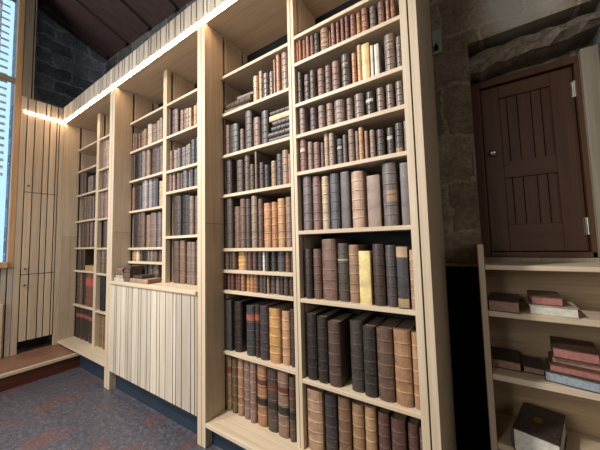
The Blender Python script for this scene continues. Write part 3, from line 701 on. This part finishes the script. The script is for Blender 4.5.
# ---------------------------------------------------------------- step by the cabinet
st = thing('wooden_step', 'worn wooden step with pale nosing in front of the tall cabinet', 'step', (-4.1, -.6, 0))
kid(box('tread', XL+.02, -3.835, -2.2, .052, .13, .162, tread, None, .001), st)
kid(box('tread', XL-.243, XL+.0195, -2.2, -.003, .13, .162, tread, None, .001), st)
o = kid(box('nosing', -3.834, -3.805, -2.2, .052, .132, .164, oak[1], None, .003), st); o['label'] = 'pale oak nosing'
kid(box('riser', -3.85, -3.832, -2.2, .052, 0, .1295, riser), st)

# ---------------------------------------------------------------- window and the panelling under it
win = struct(bpy.data.objects.new('window_1', None)); C.objects.link(win)
WY0, WY1, WZ0, WZ1 = -1.6, -.452, 1.207, 4.9
bm = bmesh.new()
add_box(bm, XL-.06, XL, WY1, -.401, 1.14, WZ1, 0, .002); add_box(bm, XL-.06, XL, WY0-.05, WY0, 1.14, WZ1, 0, .002); add_box(bm, XL-.06, XL, WY0, WY1, WZ1-.06, WZ1, 0, .002)
obj('window_frame', bm, pine, win)
box('window_sill', XL-.06, XL+.03, WY0, WY1-.001, 1.14, WZ0, pine, win, .003)
box('transom', XL-.05, XL-.01, WY0, WY1, 3.285, 3.344, greyoak, win, .002)
box('window_pane', XL-.036, XL-.03, WY0, WY1, WZ0, 3.285, glassm, win)
box('window_pane', XL-.036, XL-.03, WY0, WY1, 3.344, WZ1-.06, glassm, win)
bm = bmesh.new(); add_box(bm, XL-.46, XL-.005, -.399, -.318, 3.153, 5.2, 0, .002); add_box(bm, XL-.46, XL-.008, -.309, -.296, 3.153, 5.2, 0, .001)
obj('window_lining', bm, greyoak, win)
sh = thing('louvred_shutter', 'white louvred shutter standing outside the tall window', 'shutter', (XL-.14, -.9, 2.2))
kid(box('stile', XL-.19, XL-.165, -.60, -.56, 2.15, 4.75, whitepaint), sh)
kid(box('stile', XL-.155, XL-.125, -1.35, -1.305, 2.15, 4.75, whitepaint), sh)
bm = bmesh.new()
for k in range(30):
    z_ = 2.2 + .085*k
    v = add_box(bm, XL-.15, XL-.115, -1.304, -.50, z_, z_+.012)
    for q in v: q.co.z -= (q.co.x-(XL-.13))*.9
kid(obj('louvres', bm, whitepaint), sh)
pan = thing('wall_panelling', 'slatted oak panelling under the window beside the tall cabinet', 'panelling', (XL, -.9, .165))
bm = bmesh.new(); slat_run(bm, -1.6, -.404, .165, 1.135, XL-.02, XL-.004, 'y', (.085, .05, .07, .04)); kid(obj('slats', bm, slat), pan)
kid(box('backing_board', XL-.05, XL-.021, -1.62, -.402, .165, 1.138, navy), pan)
kid(box('post', XL-.003, XL+.02, -.52, -.47, .165, .75, oak[2], None, .002), pan)

# ---------------------------------------------------------------- light
def area(name, loc, rot, sx, sy, power, col):
    l = bpy.data.lights.new(name, 'AREA'); l.shape = 'RECTANGLE'; l.size = sx; l.size_y = sy; l.energy = power; l.color = col
    o = bpy.data.objects.new(name, l); C.objects.link(o); o.location = loc; o.rotation_euler = rot
    return o
def aim(name, loc, to, sx, sy, power, col, spread=180):
    o = area(name, loc, (0, 0, 0), sx, sy, power, col)
    o.rotation_euler = (Vector(to)-Vector(loc)).to_track_quat('-Z', 'Y').to_euler()
    o.data.spread = math.radians(spread)
    return o
WARM = (1, .975, .935)
def spot(name, loc, to, power, col, size, radius=.12):
    l = bpy.data.lights.new(name, 'SPOT'); l.energy = power; l.color = col; l.spot_size = math.radians(size); l.spot_blend = .9; l.shadow_soft_size = radius
    o = bpy.data.objects.new(name, l); C.objects.link(o); o.location = loc
    o.rotation_euler = (Vector(to)-Vector(loc)).to_track_quat('-Z', 'Y').to_euler()
    return o
spot('ceiling_spot', (-2.0, -2.2, 3.9), (-1.0, .1, .5), 640, WARM, 84)
spot('ceiling_spot', (-3.0, -1.9, 3.95), (-2.6, .1, .4), 300, WARM, 84)
area('side_fill_light', (2.5, -2.6, 2.3), (PI/2, 0, PI/2), 1.4, 1.6, 22, (1, .98, .95))  # unseen fill light, added to brighten the doorway stone and end panel
area('daylight_window_behind', (-2.7, -4.0, 2.4), (PI/2, 0, 0), 3.0, 2.6, 150, (1, .985, .96))
w = bpy.data.worlds.new('sky'); bpy.context.scene.world = w; w.use_nodes = True
bg = w.node_tree.nodes['Background']; bg.inputs[0].default_value = (.42, .64, .84, 1); bg.inputs[1].default_value = 1.5

# ---------------------------------------------------------------- camera
cam = bpy.data.cameras.new('camera'); cam.sensor_width = 36; cam.lens = CAM_LENS; cam.clip_start = .02
co = bpy.data.objects.new('camera', cam); C.objects.link(co)
M = Matrix(CAM_ROT).to_4x4(); M.translation = Vector(CAM_LOC); co.matrix_world = M
sc = bpy.context.scene; sc.camera = co
sc.view_settings.view_transform = 'Standard'; sc.view_settings.look = 'None'
sc.view_settings.gamma = 1; sc.view_settings.use_curve_mapping = False; sc.view_settings.exposure = 0.0
